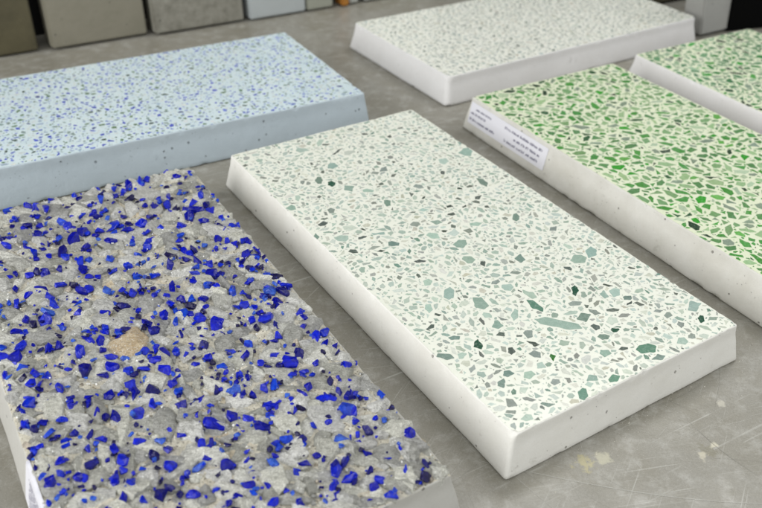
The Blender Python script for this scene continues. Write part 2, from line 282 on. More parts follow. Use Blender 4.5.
GLASS = """-809 3055 95 -6 -6 -62 -;-600 3055 43 -24 -12 -55 -;-518 2952 31 -17 -13 -60 -;-317 3095 34 -19 -12 -50 -;-414 2875 36 -20 -29 -124 -;-40 3023 29 -16 -17 -67 -;-5 2897 36 -20 -12 -44 -;-197 2717 45 -25 -20 -80 -;-111 2772 41 -23 -8 -32 D;-86 2473 66 -15 -11 -58 -;48 2480 59 -9 -12 -64 -;75 2340 82 29 -3 -52 -;261 2843 39 -22 -20 -72 -;212 2672 44 -24 -23 -81 -;470 2988 55 -30 -37 -125 -;294 2627 27 -15 -11 -37 D;-795 2773 40 -22 -11 -52 -;-824 2607 60 -33 -12 -56 -;-710 2544 53 -29 -12 -56 -;-596 2481 51 -28 -17 -76 -;-743 2455 55 -30 -9 -40 -;-328 2428 63 -35 -18 -71 -;-296 2290 46 -26 -19 -75 -;-116 2214 46 -26 -19 -69 -;-163 2092 69 -38 -20 -73 -;7 2051 53 -29 -19 -68 -;167 2069 81 -45 -38 -128 -;140 1883 46 -25 -18 -62 -;-727 2330 45 -25 -16 -74 -;-639 2293 39 -21 -13 -59 -;-548 2277 32 -18 -14 -59 -;-826 2191 29 -16 -12 -57 -;-803 2077 44 -25 -11 -52 -;-453 2079 56 -31 -21 -86 -;-312 1972 71 12 -8 -98 -;-557 2024 36 -20 -15 -61 -;-131 2034 34 -19 -14 -53 -;59 1749 59 -33 -14 -46 -;-233 1782 53 -30 -15 -55 -;-215 1667 29 -16 -11 -41 -;-768 1915 37 -21 -13 -60 -;-773 1789 35 -19 -10 -45 -;-650 1773 39 -22 -14 -59 -;-489 1781 57 28 2 -87 -;-484 1654 39 -22 -15 -58 -;-1006 2224 50 -51 -11 -36 -;-349 1525 37 -21 -23 -88 -;-267 1506 37 -21 -18 -66 -;-54 1413 39 -22 -19 -66 -;-602 1472 28 -16 -15 -60 -;-380 1332 49 -28 -26 -98 -;-91 1170 56 -31 -28 -93 -;-1032 1621 38 -21 -10 -48 -;-1104 1580 36 -20 -9 -43 -;-905 1524 42 -24 -10 -47 -;-825 1546 36 -20 -12 -52 -;-751 1463 49 -27 -13 -56 -;-355 1155 42 -24 -10 -37 -;-271 1118 30 -17 -11 -37 -;-1125 1932 15 -8 -10 -50 -;613 2924 63 -34 -35 -113 -;790 3010 56 -31 -37 -115 -;889 2956 41 -22 -19 -57 -;1251 2829 49 -27 -19 -52 -;1442 2870 41 -23 -15 -41 -;1215 2614 33 -18 -14 -39 -;1021 2630 53 -29 -17 -50 D;758 2719 30 -16 -13 -39 D;1399 2464 30 -17 -15 -38 -;1343 2220 32 -18 -22 -58 -;527 2550 86 17 -6 -44 D;830 2337 39 -22 -29 -84 -;981 2400 37 -20 -38 -107 -;898 2227 41 -23 -36 -104 -;1116 2199 42 -23 -17 -47 -;966 2074 46 -25 -29 -81 D;744 2235 43 -24 -14 -41 -;1198 2062 49 -27 -31 -82 -;1322 1981 34 -19 -34 -86 -;1056 2011 48 -27 -19 -51 -;1162 1927 96 -53 -21 -55 -;1324 1837 48 -27 -24 -60 -;1522 2176 22 -12 -11 -26 -;1536 2020 17 -10 -15 -36 -;1041 1817 66 29 -8 -98 -;618 2039 40 -22 -20 -60 -;654 2336 31 -17 -12 -36 -;357 2024 49 -27 -18 -59 -;485 1953 75 0 -14 -76 -;260 2018 35 -19 -18 -59 -;286 1872 77 -8 -12 -59 -;474 1744 53 -29 -19 -57 -;648 1730 39 -22 -18 -52 -;890 1668 54 -30 -23 -62 -;897 1544 65 -36 -26 -70 -;1356 1581 36 -20 -20 -48 -;1444 1594 29 -16 -20 -48 -;1317 1383 33 -18 -33 -79 -;1422 1373 47 -26 -20 -47 -;1467 1335 23 -13 -24 -56 -;348 2201 35 -20 -12 -40 -;266 1582 34 -19 -16 -50 -;441 1542 63 -35 -23 -69 -;393 1433 59 -1 -13 -70 -;1143 1162 39 -22 -31 -76 -;1232 1084 27 -15 -20 -49 -;1288 1013 36 -20 -32 -74 -;973 1132 34 -19 -28 -70 L;845 1114 49 -28 -27 -70 -;635 1220 45 -25 -19 -53 -;720 1128 40 -22 -24 -65 -;748 1068 44 -25 -21 -56 -;526 1192 29 -16 -17 -48 -;570 1081 84 -47 -23 -64 D;695 1000 51 -28 -21 -55 -;1061 1004 29 -16 -12 -30 -;1149 977 34 -19 -14 -35 -;241 1330 40 -22 -13 -39 -;222 1189 62 -2 -9 -53 L;96 1175 73 -2 -8 -49 -;404 1152 37 -21 -15 -43 -;493 942 48 -27 -28 -79 -;782 897 55 -31 -29 -76 -;724 766 50 -28 -19 -49 -;869 737 35 -20 -28 -70 -;983 679 35 -20 -25 -61 -;1062 656 31 -17 -17 -41 D;1184 673 22 -12 -26 -62 -;682 599 96 -54 -26 -68 -;826 559 54 -30 -27 -68 -;906 483 43 -24 -21 -51 -;108 910 47 -26 -18 -57 -;277 826 49 -27 -17 -49 -;189 834 32 -18 -11 -32 D;1031 382 26 -14 -18 -43 -;-861 1168 77 -43 -12 -53 -;-658 1161 65 19 -1 -59 -;-535 1092 44 -55 -22 -51 D;-417 948 44 -24 -16 -60 -;-484 942 62 -35 -11 -40 -;-1001 1141 48 30 5 -39 -;-805 1022 45 -25 -14 -60 -;-620 851 51 -29 -17 -66 -;-1134 1057 30 -17 -16 -79 -;-1200 1103 22 -12 -8 -40 -;-1115 1000 20 -11 -12 -58 D;-789 854 55 -31 -16 -66 -;-250 824 48 -27 -18 -63 L;-250 568 26 -15 -15 -49 -;-617 628 46 -26 -17 -64 -;-877 757 80 -45 -13 -57 L;-382 464 50 -28 -11 -37 -;-268 458 36 -20 -13 -44 D;-1106 743 43 -24 -15 -71 -;-948 636 59 -33 -21 -92 -;-1019 756 30 -17 -8 -34 -;-1064 615 47 -26 -11 -51 D;-968 491 68 -38 -15 -65 -;-831 440 49 -28 -13 -54 -;-986 391 29 -16 -9 -39 -;-564 272 25 -14 -8 -28 -;-457 228 39 -22 -13 -46 -;-476 162 35 -20 -9 -31 -;-617 225 25 -14 -9 -31 -;-682 160 42 -24 -14 -52 -;-641 62 40 -23 -13 -47 -;-554 38 36 -21 -21 -75 -;-1026 154 38 -21 -18 -78 -;-919 179 38 -22 -15 -61 -;-767 -13 38 -21 -23 -86 -;-574 -122 32 -18 -19 -66 -;-531 -251 56 -32 -9 -32 -;-1406 382 41 -23 -10 -52 -;-1246 320 77 18 3 -89 -;-1413 255 46 -26 -10 -51 -;-1335 210 69 5 0 -60 -;-863 -164 31 -18 -7 -29 -;-1305 -12 46 -26 -12 -55 -;-994 -174 28 -16 -6 -25 -;-1466 -15 25 -14 -11 -58 -;-790 -336 64 -36 -19 -72 -;-670 -457 55 -31 -19 -68 -;-573 -429 55 -31 -23 -78 -;-1211 -123 49 -28 -16 -70 -;-1123 -210 40 -23 -20 -85 -;-1332 -136 45 -26 -11 -54 D;-1276 -223 54 -31 -17 -78 -;-1208 -299 36 -20 -14 -62 -;-1453 -225 32 -18 -13 -65 -;-1069 -436 32 -18 -21 -85 -;-1345 -443 44 -25 -5 -21 -;-1007 -611 35 -20 -8 -29 -;-857 -708 44 -25 -9 -32 -;-696 -771 44 -25 -14 -49 -;-1234 -375 36 -20 -9 -39 -;-621 -814 14 -8 -13 -43 -;-174 470 76 -21 -11 -50 -;78 688 33 -19 -11 -35 -;45 601 29 -16 -16 -50 -;180 602 27 -15 -12 -35 -;158 489 37 -21 -18 -53 -;370 544 29 -16 -42 -116 -;279 412 48 -27 -20 -57 -;256 274 57 -32 -33 -92 -;380 279 51 -29 -20 -56 -;479 242 41 -23 -24 -63 -;581 185 52 -29 -24 -63 -;733 380 63 -36 -18 -46 -;779 305 38 -21 -20 -49 -;627 528 74 -42 -12 -31 -;908 144 42 -24 -36 -85 -;552 24 39 -22 -17 -43 -;134 123 46 -26 -31 -89 -;287 28 60 -34 -32 -88 -;441 -95 66 -37 -32 -84 -;362 -5 40 -23 -23 -60 -;421 125 61 -34 -15 -40 D;260 134 26 -15 -17 -47 -;827 -122 35 -20 -18 -42 -;-55 97 49 -28 -22 -67 -;-110 216 30 -17 -13 -39 D;-122 13 33 -19 -17 -52 D;-34 -54 63 4 -8 -65 -;185 -74 28 -16 -30 -83 -;549 -289 60 -34 -38 -95 -;589 -415 51 -29 -26 -63 -;720 -411 20 -11 -14 -33 D;165 -278 25 -14 -16 -43 -;-130 -244 38 -22 -17 -49 L;-100 -319 38 -22 -14 -42 -;-221 -331 42 -24 -15 -45 -;-66 -451 47 -27 -21 -60 -;-135 -388 28 -16 -11 -32 -;40 -487 34 -19 -23 -63 -;190 -540 30 -17 -13 -35 -;299 -561 46 -26 -21 -54 -;337 -413 21 -12 -10 -26 -;-181 -524 56 -32 -21 -62 -;283 -721 40 -22 -16 -40 -;291 -804 28 -16 -13 -33 D;-141 -690 53 -30 -24 -70 -;349 -900 45 -25 -15 -36 -;-204 -437 24 -14 -12 -35 -;-453 -550 46 -26 -24 -76 -;-315 -576 55 -31 -10 -31 -;-423 -628 46 -26 -19 -60 -;-474 -718 54 -31 -17 -53 -;-149 -910 40 -23 -24 -67 -;271 -1008 22 -13 -17 -41 D;303 -1146 55 -31 -18 -43 -;183 -1180 41 -24 -19 -48 -;193 -1039 24 -14 -13 -32 -;427 -1105 18 -10 -19 -43 -;318 -1278 45 -26 -23 -55 L;-135 -1035 36 -20 -15 -42 -;-334 -907 63 -36 -29 -86 D;-471 -882 44 -25 -25 -77 -;-578 -839 35 -20 -13 -43 -;730 -214 16 -9 -9 -21 -;1485 993 45 -81 -65 -92 -;1392 1022 34 -19 -29 -66 -;1475 749 50 -28 -32 -72 -;1318 748 56 -31 -46 -105 -;1204 574 33 -18 -30 -69 -;1352 252 39 -22 -20 -43 -;1453 154 75 -42 -27 -57 D;1270 -12 63 -36 -38 -81 L;1362 -113 74 -41 -35 -73 -;1471 -17 54 -55 -26 -41 -;1229 -276 47 -27 -37 -77 -;1317 -363 34 -44 -19 -27 D;981 72 31 -18 -16 -37 -;1011 -21 37 -21 -16 -36 -;911 -152 45 -25 -20 -46 -;990 -216 37 -21 -17 -39 -;1360 -516 41 -23 -39 -78 -;1374 -650 40 -23 -22 -43 -;1290 -762 32 -18 -24 -48 -;1288 -872 24 -13 -19 -38 -;1025 -435 70 -40 -47 -101 -;885 -392 40 -23 -27 -61 -;877 -528 30 -17 -21 -46 D;1066 -604 34 -19 -26 -56 -;1023 -765 39 -22 -21 -44 -;698 -732 33 -19 -18 -41 -;1328 -971 41 -23 -40 -77 -;1451 -922 40 -22 -42 -79 -;1390 -1107 54 -31 -37 -70 -;1443 -1195 39 -22 -24 -45 -;1014 -330 30 -17 -16 -34 -;1076 -979 17 -10 -11 -21 D;765 -403 16 -9 -10 -23 -;599 -878 42 -24 -24 -55 -;847 -1019 44 -25 -32 -69 -;682 -1059 28 -16 -15 -32 -;730 -1118 32 -18 -19 -41 -;832 -1176 28 -16 -18 -38 -;941 -1160 66 -38 -29 -59 -;1060 -1116 48 -27 -34 -68 -;974 -1067 38 -22 -17 -36 -;733 -1280 37 -21 -17 -37 -;857 -1358 61 -35 -27 -56 -;758 -1384 27 -16 -16 -33 D;677 -1390 24 -46 -49 -51 -;575 -1369 36 -21 -21 -47 -;990 -1366 36 -44 -24 -32 -;1040 -1447 31 -18 -17 -33 -;931 -1571 36 -21 -26 -51 -;458 -1101 15 -8 -19 -43 -;482 -1190 16 -39 -28 -27 -;361 -1369 32 -18 -24 -54 -;453 -1407 36 -20 -18 -41 -;736 -1654 24 -45 -42 -43 -;741 -1755 32 -18 -17 -33 D;1295 -1201 35 -20 -17 -33 D;1389 -1246 48 -27 -22 -41 -;1367 -1496 69 -1 -14 -51 -;1145 -1612 26 -15 -26 -49 D;1237 -1643 42 -24 -30 -54 -;1302 -1732 31 -18 -24 -43 -;1153 -1764 27 -16 -29 -52 -;1212 -1855 45 -26 -29 -52 -;1007 -1795 68 -59 -24 -36 -;1112 -2002 76 -44 -38 -67 -;1097 -2164 24 -14 -16 -29 -;482 -1744 58 -33 -15 -33 -;609 -1817 46 -68 -35 -40 -;347 -1846 63 -59 -32 -52 -;282 -1677 43 -25 -15 -33 -;637 -1953 21 -12 -11 -22 D;181 -1784 17 -10 -8 -17 -;468 -2058 51 -29 -19 -40 -;370 -2052 37 -21 -17 -35 -;374 -2117 30 -17 -17 -35 -;468 -2152 25 -14 -8 -16 D;587 -2119 42 -24 -25 -49 -;557 -2197 34 -19 -21 -42 -;891 -2301 59 -34 -32 -58 L;1034 -2325 17 -10 -16 -28 -;68 -2124 41 -24 -14 -32 -;499 -2391 66 -38 -25 -48 -;699 -2524 33 -19 -28 -52 -;773 -2548 23 -33 -59 -60 -;1515 -1494 15 -9 -16 -28 -;1278 -1907 18 -10 -15 -26 -;1250 -1866 33 -19 -22 -39 -;1296 -1928 29 -16 -19 -33 -;1496 -1978 32 -50 -39 -39 -;1507 -2176 30 -17 -17 -27 D;1144 -2045 30 -17 -42 -74 -;1263 -2222 33 -19 -18 -31 -;1332 -2288 23 -13 -17 -28 L;1135 -2324 43 -25 -27 -46 -;960 -2337 12 -7 -17 -30 -;1001 -2398 29 -17 -9 -16 -;1438 -2540 21 -55 -53 -36 -;1163 -2440 17 -10 -8 -14 -;911 -2738 17 -24 -38 -36 -;948 -2841 49 -28 -25 -41 -;874 -2889 35 -20 -24 -40 -;766 -2713 32 -19 -28 -50 -;1163 -2895 31 -18 -39 -61 -;1362 -2903 25 -37 -28 -24 -;1307 -3001 47 -27 -36 -54 D;956 -3027 61 -13 -13 -36 -;1221 -3044 15 -8 -14 -22 -;769 -2986 24 -14 -5 -8 -;-382 -1081 40 -23 -25 -75 -;-544 -1109 52 -30 -19 -60 -;-169 -1189 44 -25 -19 -52 -;-485 -824 54 -31 -14 -43 -;-605 -995 23 -13 -8 -25 -;290 -1260 54 -31 -14 -33 L;168 -1561 50 -29 -24 -57 -;-8 -1586 82 -47 -29 -71 -;-153 -1608 28 -49 -27 -32 D;6 -1420 21 -12 -9 -24 -;-86 -1422 29 -17 -9 -24 -;-608 -1249 26 -15 -9 -29 D;-625 -1458 71 -24 -8 -37 -;-479 -1536 50 -29 -16 -45 L;-301 -1574 39 -22 -12 -33 -;-186 -1760 30 -17 -21 -53 -;-123 -1840 28 -16 -32 -79 -;90 -1831 22 -13 -9 -22 -;-189 -1376 21 -12 -10 -26 -;-817 -1600 52 -30 -19 -60 -;-575 -1684 57 -33 -16 -48 D;-463 -1688 33 -19 -17 -49 -;-504 -1846 49 -28 -20 -56 -;-307 -1974 73 -4 -3 -30 L;-411 -2002 40 7 1 -36 -;-203 -1923 41 -24 -12 -30 -;-79 -2078 57 -33 -23 -55 -;-842 -1859 38 -22 -22 -68 -;-948 -1976 39 -22 -17 -55 -;-856 -1701 32 -18 -11 -35 -;-900 -1832 19 -11 -18 -57 D;-664 -2091 70 -41 -25 -72 -;-624 -1968 22 -13 -12 -34 D;-574 -2059 47 -27 -13 -38 -;-797 -2096 43 -25 -11 -35 -;-538 -2175 28 -16 -13 -37 D;-445 -2228 59 -34 -14 -37 -;-460 -2023 24 -14 -12 -34 -;-1347 -495 58 -33 -14 -65 -;-1204 -597 33 -19 -18 -75 -;-1432 -750 41 -23 -18 -83 -;-1424 -571 26 -15 -9 -43 -;-1316 -817 42 -24 -13 -55 -;-1388 -867 39 -22 -9 -41 D;-1142 -857 51 -29 -12 -47 -;-1004 -760 61 -35 -13 -48 -;-879 -769 53 -30 -20 -71 -;-1072 -468 36 -20 -9 -36 -;-862 -937 29 -17 -17 -61 -;-812 -1020 40 -23 -12 -41 -;-729 -1054 43 -25 -18 -60 -;-1186 -1161 50 7 3 -69 -;-1099 -1071 37 -21 -10 -40 -;-1445 -1105 28 -16 -11 -52 -;-980 -1191 37 -21 -18 -65 -;-917 -1278 50 -29 -9 -31 -;-1043 -1330 25 -14 -14 -51 -;-1059 -1490 56 6 1 -44 -;-853 -1457 36 -21 -20 -67 -;-1280 -1363 40 -23 -14 -57 -;-1362 -1369 24 -14 -9 -37 -;-1474 -1305 18 -10 -7 -32 -;-1438 -1430 48 -27 -9 -41 -;-1317 -1499 32 -18 -10 -41 -;-1420 -1554 52 -30 -24 -101 -;-1345 -1670 39 -22 -9 -35 -;-1199 -1585 35 -20 -12 -47 -;-1152 -1624 24 -14 -13 -47 -;-1468 -1736 20 -12 -8 -34 -;-1190 -1743 19 -11 -7 -27 -;-944 -1749 40 -23 -14 -46 -;-954 -1795 32 -18 -14 -46 -;-1219 -1864 23 -13 -6 -22 -;354 -2445 59 -34 -27 -55 -;-17 -2359 47 -27 -17 -39 -;-12 -2451 29 -17 -16 -35 -;96 -2451 35 -20 -18 -39 -;253 -2628 23 -13 -11 -23 L;265 -2740 34 -20 -15 -29 -;690 -2576 37 -43 -74 -87 -;730 -2712 77 -7 -10 -42 -;561 -2744 29 -17 -28 -52 -;548 -2831 23 -13 -22 -39 -;485 -2684 18 -10 -6 -12 D"""
STONES = """-337 -62 163 -92 -65 -210 B;469 -554 103 -59 -53 -129 G;-366 -1350 99 -27 -41 -184 G;-227 -2149 182 -32 -28 -149 -;924 -2018 179 -103 -82 -153 -;680 -2382 133 -77 -90 -169 -;64 343 136 -77 -66 -197 -;-181 307 172 14 -14 -135 -;740 81 110 -62 -60 -146 -;69 -864 179 -46 -31 -124 -;-771 308 159 -11 -17 -164 -;-1194 584 171 -49 -13 -100 -;-1015 -950 122 -70 -29 -110 -;-745 -1271 59 -80 -77 -123 -;-1058 -1670 153 14 3 -123 -;-1153 -1379 87 -50 -44 -166 -;-276 -1728 96 -55 -61 -163 -;-708 -1835 86 -49 -54 -165 -;1167 -2636 97 -56 -59 -97 G;1351 -2715 52 -30 -56 -86 G;1465 -2079 96 -55 -47 -78 -;1373 -2402 105 -125 -66 -70 -;1479 497 128 -72 -67 -144 -;1219 -483 108 -61 -73 -150 -;949 -719 113 -64 -79 -170 -;1146 -795 79 -45 -63 -127 G;1522 -319 66 -113 -85 -104 -;1167 1696 106 -59 -59 -151 G;1465 1852 76 -42 -46 -112 -;750 2583 176 -97 -48 -145 -;697 1476 153 -85 -44 -123 -;-912 1011 136 -76 -28 -123 -;-1208 944 106 -60 -21 -103 G;-318 878 139 -78 -35 -124 -;-74 1343 126 -71 -34 -116 -;-596 1635 125 -70 -29 -119 -;-160 3228 143 -79 -31 -127 -;-639 2723 125 -69 -31 -140 -;859 1999 106 -59 -47 -134 -;656 1094 168 -94 -42 -115 -;869 -380 98 -56 -53 -120 -;985 146 103 -58 -50 -116 -;1059 -1363 99 -96 -55 -81 -;784 -2633 73 -42 -53 -94 -;359 -2262 125 -72 -48 -100 -;280 -2704 140 -81 -32 -63 -;8 -2429 85 -49 -63 -142 -;-520 -2125 56 -32 -36 -98 -;-1383 -1743 89 -52 -25 -101 -;-1371 -1006 89 -51 -22 -94 -;-1277 -192 120 -69 -21 -97 -;-770 -712 118 -68 -26 -91 -;-395 -1001 118 -68 -33 -100 -;-23 -1644 114 -65 -41 -101 -;52 -2021 74 -42 -36 -83 -;284 -2023 112 -64 -34 -74 -;1063 -2404 91 -52 -47 -81 -;1160 -1964 71 -41 -38 -67 -;795 679 125 -70 -42 -108 -;169 1029 125 -70 -30 -93 -;-75 2153 134 -74 -36 -131 -;-943 1829 144 -81 -25 -120 -;-947 2342 120 -67 -22 -108 -;1181 1037 111 -62 -40 -97 -;752 -767 103 -59 -44 -97 -;316 -1407 119 -68 -36 -84 -;-471 -651 97 -55 -25 -80 -;-1031 74 132 -31 -14 -108 -"""
CHIPS = """-448 2090 63 -36 -40 -70 t;-565 1444 68 -39 -63 -106 t;-798 1829 2 -83 -65 -52 m;-703 1667 50 -29 -37 -65 k;-1440 1386 58 -34 -32 -61 t;-1480 658 6 -85 -51 -37 m;-1282 859 78 -5 -18 -46 d;-1024 359 65 -5 -13 -31 d;-811 330 82 -48 -26 -41 t;-1266 160 60 -35 -20 -34 d;-1242 470 74 -44 -34 -59 p;-370 1274 71 -41 -26 -42 p;-1047 614 92 -54 -32 -55 v;-264 2775 91 57 -9 -64 p;-172 2421 117 58 -7 -32 d;-48 1634 55 -32 -28 -44 g;110 1644 81 18 -28 -77 g;-329 882 42 -24 -46 -72 m;-584 2701 88 -51 -31 -59 p;-46 2305 102 -17 -29 -59 v;438 2687 48 -27 -21 -35 d;-1036 1081 44 -26 -30 -52 g;-1256 1566 35 -20 -40 -77 p;-1567 1000 13 -8 -23 -44 d;1400 1502 86 -49 -82 -108 t;1062 708 -1 -123 -58 -39 m;250 1033 44 -52 -37 -45 g;-67 194 74 -43 -34 -47 t;-274 -45 58 -66 -45 -52 p;-91 -342 68 -40 -53 -70 t;-779 61 61 -36 -29 -45 m;-203 -656 69 -41 -43 -56 t;-310 286 57 -33 -33 -48 g;749 1179 30 -17 -36 -50 d;760 408 69 11 -24 -53 d;-26 -110 76 -44 -50 -68 v;165 -173 53 -31 -34 -45 g;-36 511 62 -36 -22 -31 p;871 -218 38 -22 -72 -87 m;216 251 44 -26 -27 -36 d;-712 -401 56 -33 -18 -26 d;-106 -809 41 -24 -35 -45 d;-869 -783 39 -23 -37 -53 p;-219 -1168 62 -1 -20 -40 g;951 1436 72 -42 -49 -67 p;810 2292 79 -45 -45 -67 v;344 -97 67 -39 -31 -40 p;295 -935 32 -19 -54 -65 m;-785 -1075 59 -35 -67 -92 t;-604 -1378 26 -118 -80 -53 t;327 -947 57 -34 -55 -65 m;-667 -1762 51 -30 -49 -61 t;-1035 -1905 41 -25 -51 -66 k;-1437 -1887 78 -47 -33 -46 m;-1187 -1706 55 -33 -21 -28 m;-114 -1720 34 -104 -50 -34 s;-33 -1533 18 -93 -62 -38 p;-402 -1725 35 -21 -59 -71 p;-493 -2044 50 -30 -46 -54 g;-1064 -2399 53 -32 -29 -35 m;-1198 -2478 34 -20 -42 -51 m;-896 -2520 53 -32 -38 -45 p;-1292 -2732 33 -76 -49 -32 g;-1005 -2924 60 -61 -22 -20 m;-637 -2322 32 -61 -43 -31 g;-803 -2156 12 -49 -44 -27 d;-743 -1907 39 -23 -29 -35 d;-519 -2447 0 -46 -42 -17 e;-734 -2731 39 -23 -33 -36 g;-1480 -1582 8 -104 -59 -31 v;-1124 -1170 38 -22 -44 -62 p;-1284 -1957 46 -27 -31 -42 p;-966 -2003 38 -23 -30 -38 p;-254 -2021 46 -66 -29 -24 d;-1290 -1440 64 4 -10 -32 d;-167 -1307 54 -32 -41 -50 p;-706 -2486 45 -27 -34 -38 p;-118 -2061 153 -165 -56 -50 t;212 -2147 81 -48 -53 -55 m;1126 -1275 65 -38 -75 -78 t;903 -1310 76 -45 -63 -67 t;444 -1731 36 -21 -65 -69 k;673 -1960 45 -27 -58 -59 t;800 -1996 57 -34 -63 -63 p;128 -2011 78 -26 -23 -30 p;354 -2132 20 -65 -47 -29 g;-266 -2343 50 -30 -37 -41 p;377 -2835 97 -58 -62 -58 s;185 -2320 17 -53 -41 -24 d;669 -1377 25 -57 -31 -23 d;627 -1813 42 -25 -46 -47 g;287 -1914 71 -42 -31 -33 g;850 -2131 51 -30 -29 -29 m;424 -2341 58 -34 -50 -50 v;1100 -657 50 -30 -39 -43 g;328 -2459 37 -22 -26 -26 k;-22 -2675 60 -36 -41 -42 t;-457 -1700 43 -26 -41 -50 p;91 -1136 53 -31 -24 -29 g;184 -2719 41 -25 -21 -21 d;-23 -3030 107 -2 -35 -65 s;-213 -2978 72 -8 -28 -46 s;-621 -2985 39 -23 -60 -63 s;397 -2992 68 -41 -40 -37 m;163 -3035 38 -22 -45 -42 m;501 -2988 44 -26 -41 -37 m;1257 -2794 35 -21 -56 -47 k;1375 -2599 68 -41 -89 -76 t;1490 -2895 -3 -77 -53 -19 m;793 -2947 50 -30 -51 -45 p;941 -2942 34 -20 -36 -31 g;-412 -2869 66 -39 -35 -36 t;-490 -2924 39 -23 -34 -35 p;1005 -2569 35 -21 -42 -38 g;714 -2659 20 -12 -20 -18 d;996 -2748 32 -19 -45 -40 g;145 -2479 50 -30 -36 -37 m;967 -2471 44 -26 -25 -23 g;1497 -2786 30 -18 -40 -33 p"""

# ------------------------------------------------------------ materials
def matrix_mat(name, a, b, speck=(.5, .5, .45, 1), sa=.12):
    t = NT(name)
    c = t.mix(t.gray(t.noise(30, 4), .35, .65, 0, .6), a, b)
    c = t.mix(t.gray(t.noise(500, 3, .7), .52, .72, 0, sa*3), c, speck)
    c = t.mix(t.gray(t.vor(420), .22, .12, 0, sa*2), c, speck)
    return t.fin(c, .32, t.bump(t.noise(120, 2), .0003, .25))
M_cast = cast_mat('white_cast_concrete', lin(236, 235, 230, .95), lin(216, 213, 203, .93))
M_cast2 = cast_mat('pale_grey_cast_concrete', lin(228, 227, 221, .93), lin(200, 197, 186, .92), mott=.6)
M_cast3 = cast_mat('sharp_white_cast_concrete', lin(235, 234, 234, .95), lin(218, 216, 213, .93), pit=False)
M_castblue = cast_mat('pale_blue_cast_concrete', lin(194, 207, 216, .92), lin(181, 195, 204, .9), rough=.55, PIT=.15, SEL=.49)
M_castgrey = cast_mat('light_grey_cast_concrete', lin(206, 205, 200, .85), lin(182, 180, 172, .85), rough=.35)
M_cream = matrix_mat('cream_white_matrix', lin(242, 244, 232, .93), lin(235, 238, 225, .92), (.60, .63, .56, 1))
M_cream2 = matrix_mat('soft_white_matrix', lin(246, 247, 238, .96), lin(240, 242, 231, .95), (.5, .52, .48, 1))
M_green = matrix_mat('pale_green_matrix', lin(237, 242, 216, .93), lin(226, 235, 202, .92), (.45, .55, .40, 1))
M_blue = matrix_mat('pale_blue_matrix', lin(218, 234, 238, .92), lin(205, 225, 234, .92), (.8, .86, .88, 1), .2)
M_chip = attr_mat('inlaid_glass_chips', .14, .16)
M_chipstone = attr_mat('inlaid_stone_chips', .25, .3)

def P_(*e): return palette(e)
pal_sage = P_((34, (200, 212, 202)), (28, (180, 196, 184)), (12, (158, 178, 166)), (16, (172, 178, 170)), (6, (146, 152, 144)),
              (3, (112, 120, 112)), (1.2, (84, 94, 86)), (2, (122, 152, 138)), (26, (216, 220, 209)), (5, (204, 204, 188)))
CODE = {'p': P_((1, (178, 199, 186))), 't': P_((1, (158, 182, 170))), 'm': P_((1, (126, 148, 137))), 'g': P_((1, (148, 158, 150))),
        'd': P_((1, (96, 106, 100))), 'k': P_((1, (50, 90, 72))), 'v': P_((1, (206, 216, 206))), 's': P_((1, (104, 146, 126))),
        'e': P_((1, (40, 110, 32)))}
pal_green = P_((24, (128, 168, 116)), (22, (96, 146, 92)), (20, (166, 198, 150)), (14, (82, 154, 72)), (14, (84, 156, 80)), (6, (66, 104, 70)), (6, (62, 164, 54)),
               (5, (52, 76, 56)), (8, (188, 208, 176)), (8, (142, 160, 140)), (3, (110, 180, 90)))
pal_green2 = P_((22, (112, 158, 118)), (22, (84, 138, 96)), (14, (156, 190, 154)), (16, (66, 146, 78)), (8, (66, 100, 74)), (5, (60, 165, 66)),
                (5, (56, 76, 60)), (10, (150, 166, 150)), (3, (100, 175, 90)))
pal_pale = P_((34, (208, 214, 206)), (26, (190, 198, 190)), (12, (172, 181, 173)), (5, (146, 155, 147)), (1.5, (108, 118, 112)), (14, (208, 208, 196)))
pal_blue = P_((17, (120, 140, 216)), (15, (76, 94, 206)), (14, (150, 170, 168)), (14, (112, 142, 112)), (6, (76, 98, 90)), (24, (226, 234, 234)),
              (14, (172, 192, 214)), (3, (70, 84, 150)))
GL = lambda s: [(float(a[0])/1e4, float(a[1])/1e4, float(a[2])/1e4, float(a[3])/1e4, float(a[4])/1e4, float(a[5])/1e4, a[6]) for a in (e.split() for e in s.split(';'))]

